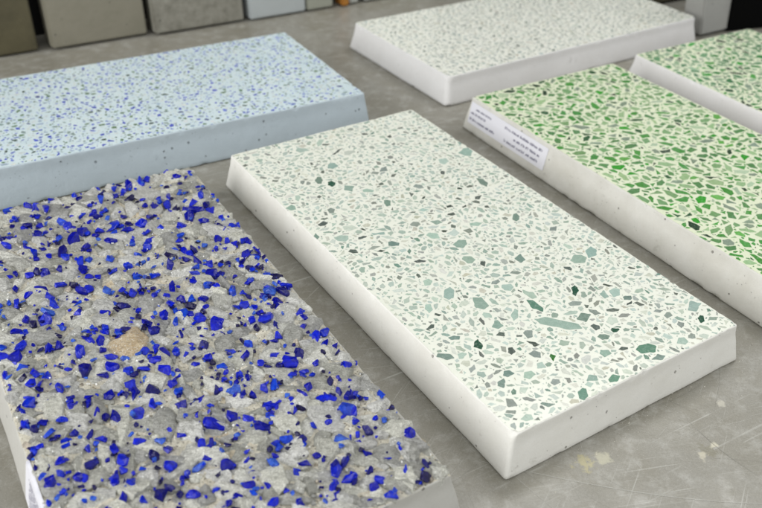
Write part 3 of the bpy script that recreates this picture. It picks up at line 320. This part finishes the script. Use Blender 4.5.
# ------------------------------------------------------------ tabletop
def table_mat():
    t = NT('worn_grey_concrete_table')
    c = t.mix(t.gray(t.noise(5, 5, .6), .3, .7), lin(154, 152, 145), lin(133, 130, 119))
    c = t.mix(t.gray(t.noise(17, 6, .65, dist=.6), .42, .72, 0, .6), c, lin(126, 121, 105))
    c = t.mix(t.gray(t.noise(48, 5, .65), .5, .75, 0, .55), c, lin(192, 191, 186))
    c = t.mix(t.gray(t.noise(380, 3, .7), .45, .75, 0, .4), c, lin(108, 104, 94))
    c = t.mix(t.gray(t.noise(1100, 2, .7), .5, .75, 0, .5), c, lin(96, 92, 84))
    c = t.mix(t.gray(t.noise(760, 2, .7), .6, .72, 0, .5), c, lin(200, 198, 190))
    for i, (rot, sx, sy, a, b) in enumerate(((12, .10, .0016, .64, .72), (-38, .12, .0018, .65, .73), (63, .09, .0015, .64, .72), (-75, .15, .002, .66, .74), (31, .5, .004, .6, .75))):
        v = t.stretch(rot, sx, sy, (i*.7, i*.3, 0))
        c = t.mix(t.math('MULTIPLY', t.gray(t.noise(1., 2, .5, v), a, b, 0, .55), t.gray(t.noise(9+i*3, 2), .45, .6)), c, lin(196, 196, 190) if i % 2 == 0 else lin(112, 110, 102))
    def spot(c, x, y, r, colr, amt):
        g = t.n('ShaderNodeVectorMath'); g.operation = 'DISTANCE'; g.inputs[1].default_value = (x, y, 0)
        d = t.n('ShaderNodeVectorMath'); d.operation = 'MULTIPLY'; d.inputs[1].default_value = (1, 1, 0); t.l(t.co, d.inputs[0]); t.l(d.outputs[0], g.inputs[0])
        k = t.math('ADD', g.outputs['Value'], t.gray(t.noise(130, 4, .6), .3, .7, -r*.8, r*.8))
        return t.mix(t.gray(k, r, r*.45, 0, amt), c, colr)
    for (x, y, r, colr, amt) in STAINS: c = spot(c, x, y, r, colr, amt)
    nb = t.bump(t.noise(30, 5, .6), .0016, .35); nb = t.bump(t.noise(600, 3, .6), .0002, .6, nb)
    ro = t.gray(t.noise(14, 5), .3, .7, .27, .5)
    return t.fin(c, ro, nb, Specular_IOR_Level=.45)
STAINS = [(.195, .548, .011, lin(176, 168, 126), .7), (.214, .553, .008, lin(190, 186, 162), .6), (.318, .566, .010, lin(120, 116, 98), .8),
          (.310, .560, .006, lin(196, 190, 170), .7), (.325, .573, .004, lin(205, 200, 180), .8), (.40, .64, .012, lin(116, 112, 100), .6), (.405, .628, .004, lin(200, 195, 180), .7),
          (.045, .565, .006, lin(188, 170, 135), .7), (.35, .63, .005, lin(200, 196, 182), .6)]
M_table = table_mat()
M_scr = NT('pale_scratch').fin(lin(190, 189, 182), .5)
M_scrd = NT('dark_scratch').fin(lin(112, 109, 100), .5)
table = empty('work_table', UV(.6, .8, -.9), TH)
tag(table, 'wide work table with scratched and stained grey concrete top under all the slabs', 'table')
def boxv(x0, x1, y0, y1, z0, z1): return [(x0, y0, z0), (x1, y0, z0), (x1, y1, z0), (x0, y1, z0), (x0, y0, z1), (x1, y0, z1), (x1, y1, z1), (x0, y1, z1)]
BF = [(0, 3, 2, 1), (4, 5, 6, 7), (0, 1, 5, 4), (1, 2, 6, 5), (2, 3, 7, 6), (3, 0, 4, 7)]
def tabletop():
    # built in world coordinates (so the object texture space is the table plane), then hung under the table empty
    u0, u1, v0, v1 = -1.1, 2.3, -.12, 1.738
    V = [UV(u, v, z) for z in (-.06, -.004) for (u, v) in ((u0, v0), (u1, v0), (u1, v1), (u0, v1))]
    V += [UV(u, v, 0) for (u, v) in ((u0+.004, v0+.004), (u1-.004, v0+.004), (u1-.004, v1-.004), (u0+.004, v1-.004))]
    F = [(0, 3, 2, 1), (8, 9, 10, 11)] + [(i+j, (i+1) % 4+j, (i+1) % 4+4+j, i+4+j) for j in (0, 4) for i in range(4)]
    mi = [0]*len(F); rng = random.Random(5)
    def ribbon(pts, w, m):
        b = len(V); n = len(pts)
        for i, p in enumerate(pts):
            d = (pts[min(i+1, n-1)]-pts[max(i-1, 0)]).normalized(); s = Vector((-d.y, d.x, 0))*w*(.5+.5*math.sin(math.pi*(i+.3)/n))*rng.uniform(.6, 1)
            V.append(p+s); V.append(p-s)
        for i in range(n-1): F.append((b+2*i, b+2*i+1, b+2*i+3, b+2*i+2)); mi.append(m)
    for k in range(380):
        if rng.random() < .55: x, y = rng.uniform(.05, .6), rng.uniform(.42, .95)
        else: x, y = rng.uniform(-.75, .9), rng.uniform(.35, 1.9)
        a = rng.choice((.2, -.35, 1.1, 2.3, rng.uniform(0, 3.14), rng.uniform(0, 3.14)))+rng.gauss(0, .12); ln = rng.choice((.008, .015, .02, .03, .05, .09)); cv = rng.gauss(0, 2.5)
        pts = []; p = Vector((x, y, .00015+.00002*(k % 7)))
        for i in range(9): pts.append(p.copy()); p += Vector((math.cos(a), math.sin(a), 0))*ln/8; a += cv*ln/8+rng.gauss(0, .03)
        ribbon(pts, rng.uniform(.00006, .00019), 1 if rng.random() < .7 else 2)
    arc = [Vector((.10+.30*i/30, .545-.028*math.sin(i/30*2.2)-.016*i/30, .0003)) for i in range(31)]
    ribbon(arc, .00035, 1)
    o = mesh('tabletop', V, F, [M_table, M_scr, M_scrd], mi=mi)
    bpy.context.view_layer.update(); o.parent = table; o.matrix_parent_inverse = table.matrix_world.inverted(); return o
tabletop()
M_steel = NT('dark_painted_steel').fin((.05, .05, .055, 1), .5)
for u in (-1.55, 1.55):
    for v in (-.8, .86):
        vb = boxv(u-.035, u+.035, v-.035, v+.035, .012, .84); bm = bmesh.new()
        bv = [bm.verts.new(p) for p in vb]
        for f in BF: bm.faces.new([bv[i] for i in f])
        bmesh.ops.bevel(bm, geom=bm.edges[:], offset=.006, segments=2, affect='EDGES')
        me = bpy.data.meshes.new('leg'); bm.to_mesh(me); bm.free(); me.materials.append(M_steel)
        o = bpy.data.objects.new('leg', me); col.objects.link(o); o.parent = table
        fo = mesh('foot', boxv(u-.05, u+.05, v-.05, v+.05, 0, .012), BF, M_steel, o)
fl = mesh('floor', [UV(-3, -2, -.9), UV(4.5, -2, -.9), UV(4.5, 4.5, -.9), UV(-3, 4.5, -.9)], [(0, 1, 2, 3)], NT('dark_floor').fin((.035, .034, .032, 1), .7))
tag(fl, kind='structure')
wl = mesh('added_wall', [UV(u, v, z) for z in (-.9, 2.2) for (u, v) in ((-1.6, 1.742), (3.6, 1.742), (3.6, 1.86), (-1.6, 1.86))], BF, NT('gap_shade_black').fin((.008, .008, .008, 1), .9))  # wall added close behind; its black stands in for shade in the gaps
tag(wl, kind='structure')

# ------------------------------------------------------------ slabs lying on the table
def make_slab(name, pos, W, L, t, dx, dy, mat, seed, **k):
    e = empty(name, (pos[0], pos[1], .0004), R(pos[2]))
    e['kind'] = 'thing'
    b, top = slab_body(W, L, t, dx, dy, mat, e, seed, **k); return e, top
W0, L0 = .305, .6163
# centre: white with sage glass
e, top = make_slab('terrazzo_slab', (.0824, .872, 33.3), W0-.001, L0-.003, .0485, .0095, .0065, M_cast, 1.3)
tag(e, 'cream white terrazzo slab with sage green glass chips, in the middle of the table', 'terrazzo slab', 'terrazzo sample slabs laid flat on the table')
tr = [((a[0], a[1]), (a[2], a[3]), (a[4], a[5]), CODE[a[6]]) for a in GL(CHIPS)]
terrazzo_face(top, W0-.001, L0-.003, .0485, e, M_cream, M_chip, pal_sage, (.0017, .0100, 1.25), 8000, 11, tr, (1, 2.6))
# pale blue slab (long side runs along the table)
e, top = make_slab('terrazzo_slab', (-.3766, 1.2261, 30.32), L0, W0+.003, .0568, .0075, .0085, M_castblue, 4.1)
tag(e, 'pale blue terrazzo slab with small blue and green specks behind the rough slab', 'terrazzo slab', 'terrazzo sample slabs laid flat on the table')
terrazzo_face(top, L0, W0+.003, .0568, e, M_blue, M_chipstone, pal_blue, (.0019, .0086, 1.2), 5400, 12, (), (1, 2))
# white slab at the back
e, top = make_slab('terrazzo_slab', (.2784, 1.6394, 33.66), L0+.004, W0+.001, .0497, .0075, .0085, M_cast3, 7.7, r=.009)
tag(e, 'off white terrazzo slab with fine pale grey chips, farthest back on the table', 'terrazzo slab', 'terrazzo sample slabs laid flat on the table')
terrazzo_face(top, L0+.004, W0+.001, .0497, e, M_cream2, M_chip, pal_pale, (.0024, .0105, 1.1), 5000, 13, (), (1, 2.3))
# green slab with the sticker
eg, top = make_slab('terrazzo_slab', (.4281, 1.0721, 31.79), W0-.0027, L0, .0535, .0100, .0075, M_cast2, 9.2)
tag(eg, 'green chip terrazzo slab with a printed white sticker on its pale side', 'terrazzo slab', 'terrazzo sample slabs laid flat on the table')
terrazzo_face(top, W0-.0027, L0, .0535, eg, M_green, M_chip, pal_green, (.0024, .0175, 1.0), 8000, 14, (), (1, 2.5))
# green slab at the right edge
e, top = make_slab('terrazzo_slab', (.7372, 1.2857, 31.27), W0-.0024, L0, .0489, .0095, .0075, M_cast3, 12.4)
tag(e, 'green chip terrazzo slab with plain white side, beyond the one with a sticker', 'terrazzo slab', 'terrazzo sample slabs laid flat on the table')
terrazzo_face(top, W0-.0024, L0, .0489, e, M_green, M_chip, pal_green2, (.0026, .0175, 1.0), 7500, 15, (), (1, 2.4))

# ------------------------------------------------------------ stickers
M_paper = NT('white_sticker_paper').fin(lin(238, 238, 246, .9), .35)
M_ink = NT('grey_violet_ink').fin(lin(92, 90, 118), .6)
def side_sticker(parent, W, t, dx, y0, y1, z0, z1, lines, curve=1.12, fold=0, rng=random.Random(3)):
    """paper following the curved long side (local -x); lines = (ya, yb, zc, height)"""
    def pt(y, z, off):
        q = max(0, z/t); return (-(W/2+dx*(1-q**curve))-off, y, z)
    V = []; F = []; n = 8
    zs = [z0+(z1-z0)*i/n for i in range(n+1)]
    for off in (.00075, .00095):
        for z in zs: V += [pt(y0, z, off), pt(y1, z, off)]
    for i in range(n): F.append((2*i, 2*i+1, 2*i+3, 2*i+2)); b = 2*(n+1); F.append((b+2*i+1, b+2*i, b+2*i+2, b+2*i+3))
    b = 2*(n+1); F += [(0, b, b+1, 1), (2*n, 2*n+1, b+2*n+1, b+2*n)]
    for i in range(n): F += [(2*i, 2*i+2, b+2*i+2, b+2*i), (2*i+1, b+2*i+1, b+2*i+3, 2*i+3)]
    if fold:
        b = len(V); x = -W/2
        for (xx, zz) in ((x-.0011, z1), (x-.0006, t+.0007), (x+fold, t+.0012)): V += [(xx, y0, zz), (xx, y1, zz)]
        F += [(b, b+1, b+3, b+2), (b+2, b+3, b+5, b+4)]
    st = mesh('sticker', V, F, M_paper, parent)
    def stroke(ya, za, yb, zb, wd):
        d = Vector((yb-ya, zb-za)); 
        if d.length < 1e-6: return
        d.normalize(); s = (-d.y*wd/2, d.x*wd/2); b = len(V)
        for (y, z) in ((ya+s[0], za+s[1]), (yb+s[0], zb+s[1]), (yb-s[0], zb-s[1]), (ya-s[0], za-s[1])): V.append(pt(y, z, .00112))
        F.append((b, b+1, b+2, b+3))
    for (ya, yb, zc, hh) in lines:     # rows of small print, too small and blurred to read
        y = ya; V.clear(); F.clear()
        while y < yb:
            wl_ = rng.randint(2, 7)
            for k in range(wl_):
                if y > yb: break
                cw = hh*rng.uniform(.45, .62); g = rng.random(); wd = hh*.22
                stroke(y+wd/2, zc-hh/2, y+wd/2, zc+hh/2*rng.choice((.4, 1, .4)), wd)
                if g < .7: stroke(y, zc+rng.choice((-.4, 0, .3))*hh, y+cw*.85, zc+rng.choice((-.4, 0, .3))*hh, wd)
                if g > .3: stroke(y+cw*.8, zc-hh/2, y+cw*.8, zc+hh*.2, wd)
                y += cw+hh*.16
            y += hh*.55
        mesh('printed_line', V, F, M_ink, st)
side_sticker(eg, W0-.0027, .0535, .010, .117, .303, .0145, .0482,
             [(.128, .214, .0405, .0042), (.131, .194, .0312, .0042), (.132, .210, .0222, .0042), (.250, .288, .0400, .0036), (.262, .299, .0320, .0040), (.236, .300, .0225, .0042)])

# ------------------------------------------------------------ rough exposed-aggregate slab
def rock_mat(name, c1, c2, c3, rough=.42, spec=.5):
    t = NT(name); oi = t.n('ShaderNodeVertexColor'); oi.layer_name = 'chip'
    c = t.mix(t.gray(t.noise(70, 5, .65, dist=.8), .3, .7), c1, c2)
    c = t.mix(t.gray(t.noise(300, 5, .7), .45, .7, 0, .6), c, c3)  # third tone puts pale highlights into the stone colour
    v = t.stretch(25, .05, .012)
    c = t.mix(t.gray(t.noise(8, 5, .7, v), .55, .75, 0, .5), c, lin(210, 208, 200))
    v2 = t.stretch(-35, .03, .006, (.3, .1, 0))
    c = t.mix(t.gray(t.noise(6, 6, .7, v2), .5, .66, 0, .6), c, lin(112, 110, 104))
    c = t.mix(t.gray(t.noise(620, 3, .7), .56, .64, 0, .85), c, lin(238, 238, 234))  # white flecks: sparkling glints put into the colour
    c = t.mix(t.gray(t.noise(480, 4, .7), .40, .30, 0, .7), c, lin(74, 70, 62))  # dark flecks: crevice shade put into the colour
    c = t.mix(1., c, oi.outputs[0], 'MULTIPLY')
    nb = t.bump(t.noise(160, 6, .7, dist=.5), .0030, 1.); nb = t.bump(t.vor(330), .0008, .8, nb); nb = t.bump(t.noise(6, 5, .7, v2), .0012, .8, nb)
    return t.fin(c, t.gray(t.noise(250, 3), .3, .7, rough-.2, rough+.15), nb, Specular_IOR_Level=.7)
M_rock = rock_mat('grey_crushed_stone', lin(208, 208, 204), lin(164, 164, 159), lin(228, 228, 225))
M_brown = rock_mat('tan_pebble', lin(206, 186, 150), lin(176, 150, 112), lin(220, 208, 182))
def cement_mat():
    t = NT('sandy_cement')
    c = t.mix(t.gray(t.noise(26, 5, .65), .35, .65), lin(230, 225, 209), lin(212, 207, 190))
    c = t.mix(t.gray(t.noise(20, 3, .6, dist=1), .6, .72, 0, .7), c, lin(204, 178, 134))
    c = t.mix(t.gray(t.noise(330, 4, .75), .42, .68, 0, .75), c, lin(150, 144, 128))
    c = t.mix(t.gray(t.noise(95, 5, .7), .60, .72, 0, .75), c, lin(104, 88, 60))  # brown patches: crevice shade put into the cement colour
    v = t.vor(520, out='Color'); s = t.n('ShaderNodeSeparateColor'); t.l(v, s.inputs[0])
    c = t.mix(t.gray(s.outputs[0], .90, .92, 0, .5), c, lin(215, 212, 200))
    c = t.mix(t.gray(s.outputs[1], .93, .95, 0, .7), c, lin(100, 92, 80))
    nb = t.bump(t.noise(420, 5, .75), .0018, 1.); nb = t.bump(t.vor(620), .0006, .8, nb)
    return t.fin(c, .72, nb)
M_cement = cement_mat()
def glass_mat():
    t = NT('cobalt_glass'); a = t.n('ShaderNodeVertexColor'); a.layer_name = 'chip'
    c = t.mix(t.gray(t.noise(240, 4, .65), .38, .62, 0, .8), a.outputs[0], t.mix(1., a.outputs[0], (.3, .25, .45, 1), 'MULTIPLY'))
    c = t.mix(t.gray(t.noise(300, 4, .65), .62, .75, 0, .6), c, (.06, .10, .86, 1))
    nb = t.bump(t.noise(330, 4, .6, dist=.6), .0010, .6)
    return t.fin(c, .09, nb, Transmission_Weight=.3, IOR=1.42, Specular_IOR_Level=.35)
M_glass = glass_mat()
TR = .0475
er, topr = make_slab('exposed_aggregate_slab', (-.227, .6667, 32.01), W0-.0008, L0-.0003, TR, .0095, .0075, M_castgrey, 21.7, close=True, chip=.0014)
tag(er, 'rough concrete slab set with grey stones and cobalt blue glass chips, front left', 'concrete slab')
rr = random.Random(77)
def hfield(x, y):
    h = noise.noise(Vector((x*28, y*28, 3)))*.0022+noise.noise(Vector((x*75, y*75, 9)))*.0016+noise.noise(Vector((x*240, y*240, 5)))*.0008
    return h
def surf(x, y):
    W, L = W0-.0008, L0-.0003
    d = min(W/2-abs(x), L/2-abs(y)); k = max(0, min(1, d/.012))
    return TR+.0016*k+hfield(x, y)*(.25+.75*k)+.0004
# gravelly cement surface
nx, ny = 250, 500
V = []; hx, hy = (W0-.0008)/2-.0004, (L0-.0003)/2-.0004
for j in range(ny+1):
    for i in range(nx+1):
        x = -hx+2*hx*i/nx; y = -hy+2*hy*j/ny; e_ = noise.noise(Vector((x*60, y*60, 33)))*.0012
        if i in (0, nx): x -= math.copysign(max(0, e_), x)
        if j in (0, ny): y -= math.copysign(max(0, e_), y)
        z = surf(x, y)+noise.noise(Vector((x*600, y*600, 1)))*.00035
        if i in (0, nx) or j in (0, ny): z = TR-.0012
        V.append((x, y, z))
F = [(j*(nx+1)+i, j*(nx+1)+i+1, (j+1)*(nx+1)+i+1, (j+1)*(nx+1)+i) for j in range(ny) for i in range(nx)]
mesh('cement_surface', V, F, M_cement, er, smooth=True)

def hull_pts(rng, A, B, hz, n, box=.5):
    """points of a broken, angular lump in the frame A, B, z"""
    P = []
    for k in range(n):
        z = rng.uniform(-1, 1); a = rng.random()*6.283; s = math.sqrt(1-z*z)
        v = [s*math.cos(a), s*math.sin(a), z]; m_ = max(abs(c) for c in v)
        v = [c*(1-box+box/m_) for c in v]
        P.append((A[0]*v[0]+B[0]*v[1], A[1]*v[0]+B[1]*v[1], v[2]*hz))
    return P
def lump(rng, c, A, B, hz, n, tilt, box=.5):
    bm = bmesh.new()
    q = Matrix.Rotation(rng.uniform(-tilt, tilt), 3, 'X') @ Matrix.Rotation(rng.uniform(-tilt, tilt), 3, 'Y')
    for p in hull_pts(rng, A, B, hz, n, box): bm.verts.new(q @ Vector(p)+Vector(c))
    r = bmesh.ops.convex_hull(bm, input=bm.verts[:])
    junk = [g for g in r['geom_interior']+r['geom_unused'] if isinstance(g, bmesh.types.BMVert)]
    if junk: bmesh.ops.delete(bm, geom=list(set(junk)), context='VERTS')
    return bm
def bm_data(bm):
    bm.verts.index_update(); return [v.co.copy() for v in bm.verts], [tuple(v.index for v in f.verts) for f in bm.faces]
def shrink_in(c, A, B):
    ex = math.hypot(A[0], B[0]); ey = math.hypot(A[1], B[1])
    x = max(-hx+ex*1.02+.0005, min(hx-ex*1.02-.0005, c[0])); y = max(-hy+ey*1.02+.0005, min(hy-ey*1.02-.0005, c[1])); return (x, y)
occ = []
def free(x, y, r, k=.85):
    return all((x-a)**2+(y-b)**2 > (k*(r+q))**2 for a, b, q in occ)
stones = []
for (cx, cy, ax, ay, bx, by, cd_) in GL(STONES):
    kk = 1.35 if cd_ in 'BG' else 1.1; A = (ax*kk, ay*kk); B = (bx*kk, by*kk); c = shrink_in((cx, cy), A, B)
    r = math.sqrt(abs(ax*by-ay*bx)); stones.append((c, A, B, r, cd_)); occ.append((c[0], c[1], r))
for k in range(9000):
    s = (.0150*(1-k/9000)**1.0+.0016)*rr.uniform(.8, 1.15); x, y = rr.uniform(-hx, hx), rr.uniform(-hy, hy)
    if free(x, y, s*.8, .68 if s > .004 else .62):
        a = R(-58)+rr.gauss(0, .6); asp = rr.uniform(1.1, 2.2); ra, rb = s*math.sqrt(asp), s/math.sqrt(asp)
        A = (ra*math.cos(a), ra*math.sin(a)); B = (-rb*math.sin(a), rb*math.cos(a))
        c = shrink_in((x, y), A, B); stones.append((c, A, B, s, '-')); occ.append((c[0], c[1], s*.8))
def stone_mesh(c, A, B, r, cd_):
    hz = min(.0095, r*rr.uniform(.45, .7))
    z = surf(*c)+(.0022 if cd_ in 'BG' else rr.uniform(-.0006, .0024))-hz*.62
    bm = lump(rr, (c[0], c[1], z), A, B, hz, (40 if cd_ in 'BG' else 18) if r > .005 else 10, .16, .2 if cd_ in 'BG' else .65)
    if r > .0048:
        bmesh.ops.triangulate(bm, faces=bm.faces[:])
        bmesh.ops.subdivide_edges(bm, edges=bm.edges[:], cuts=3, use_grid_fill=True)
        am = .0010 if cd_ not in 'BG' else .0005
        for v in bm.verts:
            o = noise.noise(v.co*190)*am+noise.noise(v.co*520)*am*.45
            v.co += Vector((0, 0, 1))*o+Vector((noise.noise(v.co*230+Vector((9, 0, 0))), noise.noise(v.co*230+Vector((0, 9, 0))), 0))*am*.8
    V, F = bm_data(bm); bm.free()
    g = {'G': (.62, .62, .6), 'B': (1, 1, 1)}.get(cd_)
    if g is None:
        k = rr.choice((1, 1.1, .86, .95, 1.16, .66, .76, 1.06, .58)); g = (k, k, k*rr.choice((1, .96, .93)))
        if rr.random() < .03 and r < .008: g = (1.05*k, .93*k, .8*k)
        if r < .005 and rr.random() < .3: k = rr.choice((.6, 1.3)); g = (k, k, k)
    return V, F, (*g, 1)
gl = []
def gcol(cd_):
    if cd_ == 'D': return rr.choice(((.010, .008, .09), (.012, .012, .17), (.02, .016, .10)))
    if cd_ == 'L': return (.055, .17, .80)
    return rr.choice(((.004, .014, .68), (.006, .024, .80), (.003, .007, .40), (.008, .04, .78), (.003, .008, .50), (.015, .09, .82), (.004, .004, .22), (.02, .04, .75)))
for (cx, cy, ax, ay, bx, by, cd_) in GL(GLASS):
    c = shrink_in((cx, cy), (ax, ay), (bx, by)); gl.append((c, (ax, ay), (bx, by), math.sqrt(abs(ax*by-ay*bx)), cd_))
nt = [q[0] for q in gl]
for k in range(1500):     # the corner beyond the frame carries the same glass
    x, y = rr.uniform(-hx+.004, hx-.004), rr.uniform(-hy+.004, hy-.004)
    if min((x-a)**2+(y-b)**2 for a, b in nt) > .016**2:
        for j in range(rr.choice((1, 2, 3, 4))):
            s = rr.uniform(.0026, .0052); a = rr.random()*6.28; px, py = max(-hx+.005, min(hx-.005, x+rr.gauss(0, .004))), max(-hy+.005, min(hy-.005, y+rr.gauss(0, .004)))
            gl.append(((px, py), (s*1.2*math.cos(a), s*1.2*math.sin(a)), (-s*.8*math.sin(a), s*.8*math.cos(a)), s, rr.choice('-----DL'))); nt.append((px, py))
for k in range(1000):     # crumbs between the larger pieces and over the part nobody traced
    s = rr.uniform(.0008, .0027); x, y = rr.uniform(-hx, hx), rr.uniform(-hy, hy)
    if rr.random() < .85: q = rr.choice(gl[:len(nt)])[0]; x, y = q[0]+rr.gauss(0, .006), q[1]+rr.gauss(0, .006)
    if abs(x) > hx-.003 or abs(y) > hy-.003: continue
    a = rr.random()*6.28; asp = rr.uniform(1, 1.8); gl.append(((x, y), (s*asp*math.cos(a), s*asp*math.sin(a)), (-s*math.sin(a), s*math.cos(a)), s, rr.choice('---DL')))
def glass_mesh(c, A, B, r, cd_):
    hz = max(.0012, min(.0042, r*.62)); z = surf(*c)+.0016+rr.uniform(-.0002, .0010)+(0.0024 if r > .002 else .0016)-hz*.55
    k = (1. if cd_ == 'D' else rr.uniform(1.0, 1.2)) if r > .0028 else 1.05
    bm = lump(rr, (c[0], c[1], z), (A[0]*k, A[1]*k), (B[0]*k, B[1]*k), hz, rr.choice((9, 11, 13, 16, 24)), .5, .5)
    bmesh.ops.bevel(bm, geom=bm.edges[:], offset=r*.05, segments=1, affect='EDGES', clamp_overlap=True)
    for v in bm.verts: v.co += noise.noise_vector(v.co*330)*r*.10
    V, F = bm_data(bm); bm.free(); return V, F, (*gcol(cd_), 1)
def emit(items, fn, part, stuffname, mat, keep=100):
    items = sorted(items, key=lambda q: -q[3]); SV, SF, SC = [], [], []
    for i, it in enumerate(items):
        V, F, c = fn(*it)
        if i < keep:
            o = mesh(part, V, F, mat if it[4] != 'B' else M_brown, er, colors=[c]*len(F))
            if it[4] == 'B': o['label'] = 'tan brown pebble among the grey stones'
        else:
            b = len(SV); SV += V; SF += [tuple(b+j for j in f) for f in F]; SC += [c]*len(F)
    o = mesh(stuffname, SV, SF, mat, er, colors=SC); o['kind'] = 'stuff'
emit(stones, stone_mesh, 'stone', 'small_stones', M_rock)
emit(gl, glass_mesh, 'glass_chip', 'small_glass_chips', M_glass)
# clear sand and glass glints caught in the cement
M_clear = NT('clear_crystal_grains').fin((.85, .86, .84, 1), .12, None, Coat_Weight=.5)
SV, SF = [], []
for k in range(1100):
    x, y = rr.uniform(-hx+.003, hx-.003), rr.uniform(-hy+.003, hy-.003); s = rr.uniform(.0004, .0011)
    bm = lump(rr, (x, y, surf(x, y)+s*.5+rr.choice((0, .0015, .003))), (s, 0), (0, s), s, 8, .5, .6); V, F = bm_data(bm); bm.free()
    b = len(SV); SV += V; SF += [tuple(b+j for j in f) for f in F]
o = mesh('clear_grains', SV, SF, M_clear, er); o['kind'] = 'stuff'
side_sticker(er, W0-.0008, TR, .0095, -.30, -.116, .006, .0458,
             [(-.29, -.13, z/1000, .0024) for z in (40, 36.5, 33, 29.5, 26, 22.5, 19, 15.5, 12)], fold=.0022)

# ------------------------------------------------------------ crumbs of cement lying on the table
SV, SF = [], []
M_crumb = NT('pale_concrete_crumbs').fin(lin(214, 210, 198), .8)
for k in range(260):
    if k < 150: t_ = rr.random(); x, y = .14+.26*t_+rr.gauss(0, .02), .575+.165*t_-abs(rr.gauss(0, .03))
    else: x, y = rr.uniform(-.3, .6), rr.uniform(.45, 1.5)
    s = rr.choice((.0003, .0004, .0005, .0008)); 
    bm = lump(rr, (x, y, s*.5), (s, 0), (0, s*.8), s*.7, 7, .2, .6); V, F = bm_data(bm); bm.free()
    b = len(SV); SV += V; SF += [tuple(b+j for j in f) for f in F]
tag(mesh('concrete_crumbs', SV, SF, M_crumb), 'tiny pale concrete crumbs scattered over the grey table', 'crumbs', None, 'stuff')

# ------------------------------------------------------------ sample slabs standing behind
def standing(u0, u1, v, H, T, lean, mat, label, seed, twist=0, name='standing_slab', cat='concrete slab', top=0):
    W = u1-u0; e = empty(name, UV((u0+u1)/2, v, .0004), TH+R(twist))
    # front face at local y = 0, leaning back
    V = []; F = []; n = 14
    bm = bmesh.new()
    bv = [bm.verts.new(p) for p in boxv(-W/2, W/2, 0, T, 0, H)]
    for f in BF: bm.faces.new([bv[i] for i in f])
    bmesh.ops.bevel(bm, geom=bm.edges[:], offset=.003, segments=2, affect='EDGES')
    for p in bm.verts:
        p.co += Vector((noise.noise(p.co*9+Vector((seed, 0, 0))), 0, 0))*.0012
    L_ = Matrix.Translation((0, T if lean > 0 else 0, 0)) @ Matrix.Rotation(-R(lean), 4, 'X') @ Matrix.Translation((0, -T if lean > 0 else 0, 0))
    L_ = Matrix.Rotation(-R(lean), 4, 'X')
    for p in bm.verts: p.co = L_ @ p.co
    zmin = min(p.co.z for p in bm.verts)
    for p in bm.verts: p.co.z -= zmin
    me = bpy.data.meshes.new(name); bm.to_mesh(me); bm.free(); me.materials.append(mat)
    o = bpy.data.objects.new(name, me); col.objects.link(o); o.location = e.location; o.rotation_euler = e.rotation_euler
    bpy.data.objects.remove(e); tag(o, label, cat, GRP, 'thing'); return o
GRP = 'sample slabs standing upright behind the table'
c_ol = cast_mat('olive_brown_concrete', lin(96, 90, 66), lin(66, 62, 44), rough=.5, mott=1, scale=9)
c_gr = cast_mat('taupe_grey_concrete', lin(138, 134, 120), lin(124, 121, 106), rough=.6, mott=.8, scale=12)
c_sp = cast_mat('speckled_grey_concrete', lin(150, 148, 138), lin(118, 116, 106), rough=.6, mott=1, scale=60)
c_bl = cast_mat('smooth_blue_grey_concrete', lin(180, 186, 188), lin(166, 172, 172), rough=.5, mott=.8, scale=10)
c_gg = cast_mat('green_grey_concrete', lin(158, 160, 148), lin(140, 142, 130), rough=.6)
c_lg = cast_mat('light_grey_concrete', lin(184, 186, 180), lin(170, 172, 166), rough=.6)
c_lg2 = cast_mat('mid_grey_concrete', lin(158, 158, 154), lin(144, 144, 140), rough=.6)
c_bk = NT('matt_black_board').fin((.003, .003, .003, 1), 1., None, Specular_IOR_Level=.05)
def wood():
    t = NT('orange_brown_wood'); v = t.stretch(0, .02, .4)
    return t.fin(t.mix(t.noise(6, 4, .6, v), lin(190, 132, 52), lin(150, 96, 40)), .5)
standing(.065, .251, 1.645, .50, .05, 4, c_ol, 'dark olive brown slab standing upright, leftmost behind the table slabs', 1)
standing(.274, .458, 1.635, .52, .05, 5, c_gr, 'taupe grey slab standing upright just right of the dark olive one', 2)
standing(.470, .659, 1.622, .50, .05, 5, c_sp, 'speckled grey slab standing upright behind the blue slab far corner', 3)
standing(.671, .800, 1.617, .48, .05, 4, c_bl, 'smooth blue grey slab standing upright left of the narrow wooden strip', 4)
standing(.803, .866, 1.617, .50, .045, 4, c_gg, 'narrow green grey slab standing upright beside a black gap', 5)
o = standing(.886, .903, 1.610, .45, .04, 3, wood(), 'narrow orange brown wooden strip standing upright between two grey slabs', 6, name='wooden_strip', cat='wood strip')
standing(.906, .93, 1.617, .50, .05, 3, c_lg, 'very narrow light grey slab right of the orange wooden strip', 7)
standing(.945, 1.14, 1.617, .50, .05, 3, c_lg, 'light grey slab standing upright behind the far white slab', 8)
standing(1.52, 1.78, 1.30, .50, .05, 4, c_ol, 'olive slab standing upright behind the far corner of the back white slab', 9)
standing(1.448, 1.534, 1.107, .45, .05, 6, c_lg2, 'narrow light grey slab standing upright between the back white slab and the green slab', 10)
standing(1.52, 2.05, 1.047, .55, .02, 3, c_bk, 'added black board standing upright to fill the dark top right corner', 11, twist=-12.5, name='black_board', cat='board')  # added board, only there to make the far right corner black
for o in list(col.objects):
    if o.name.startswith(('wooden_strip', 'black_board')) and 'group' in o: del o['group']
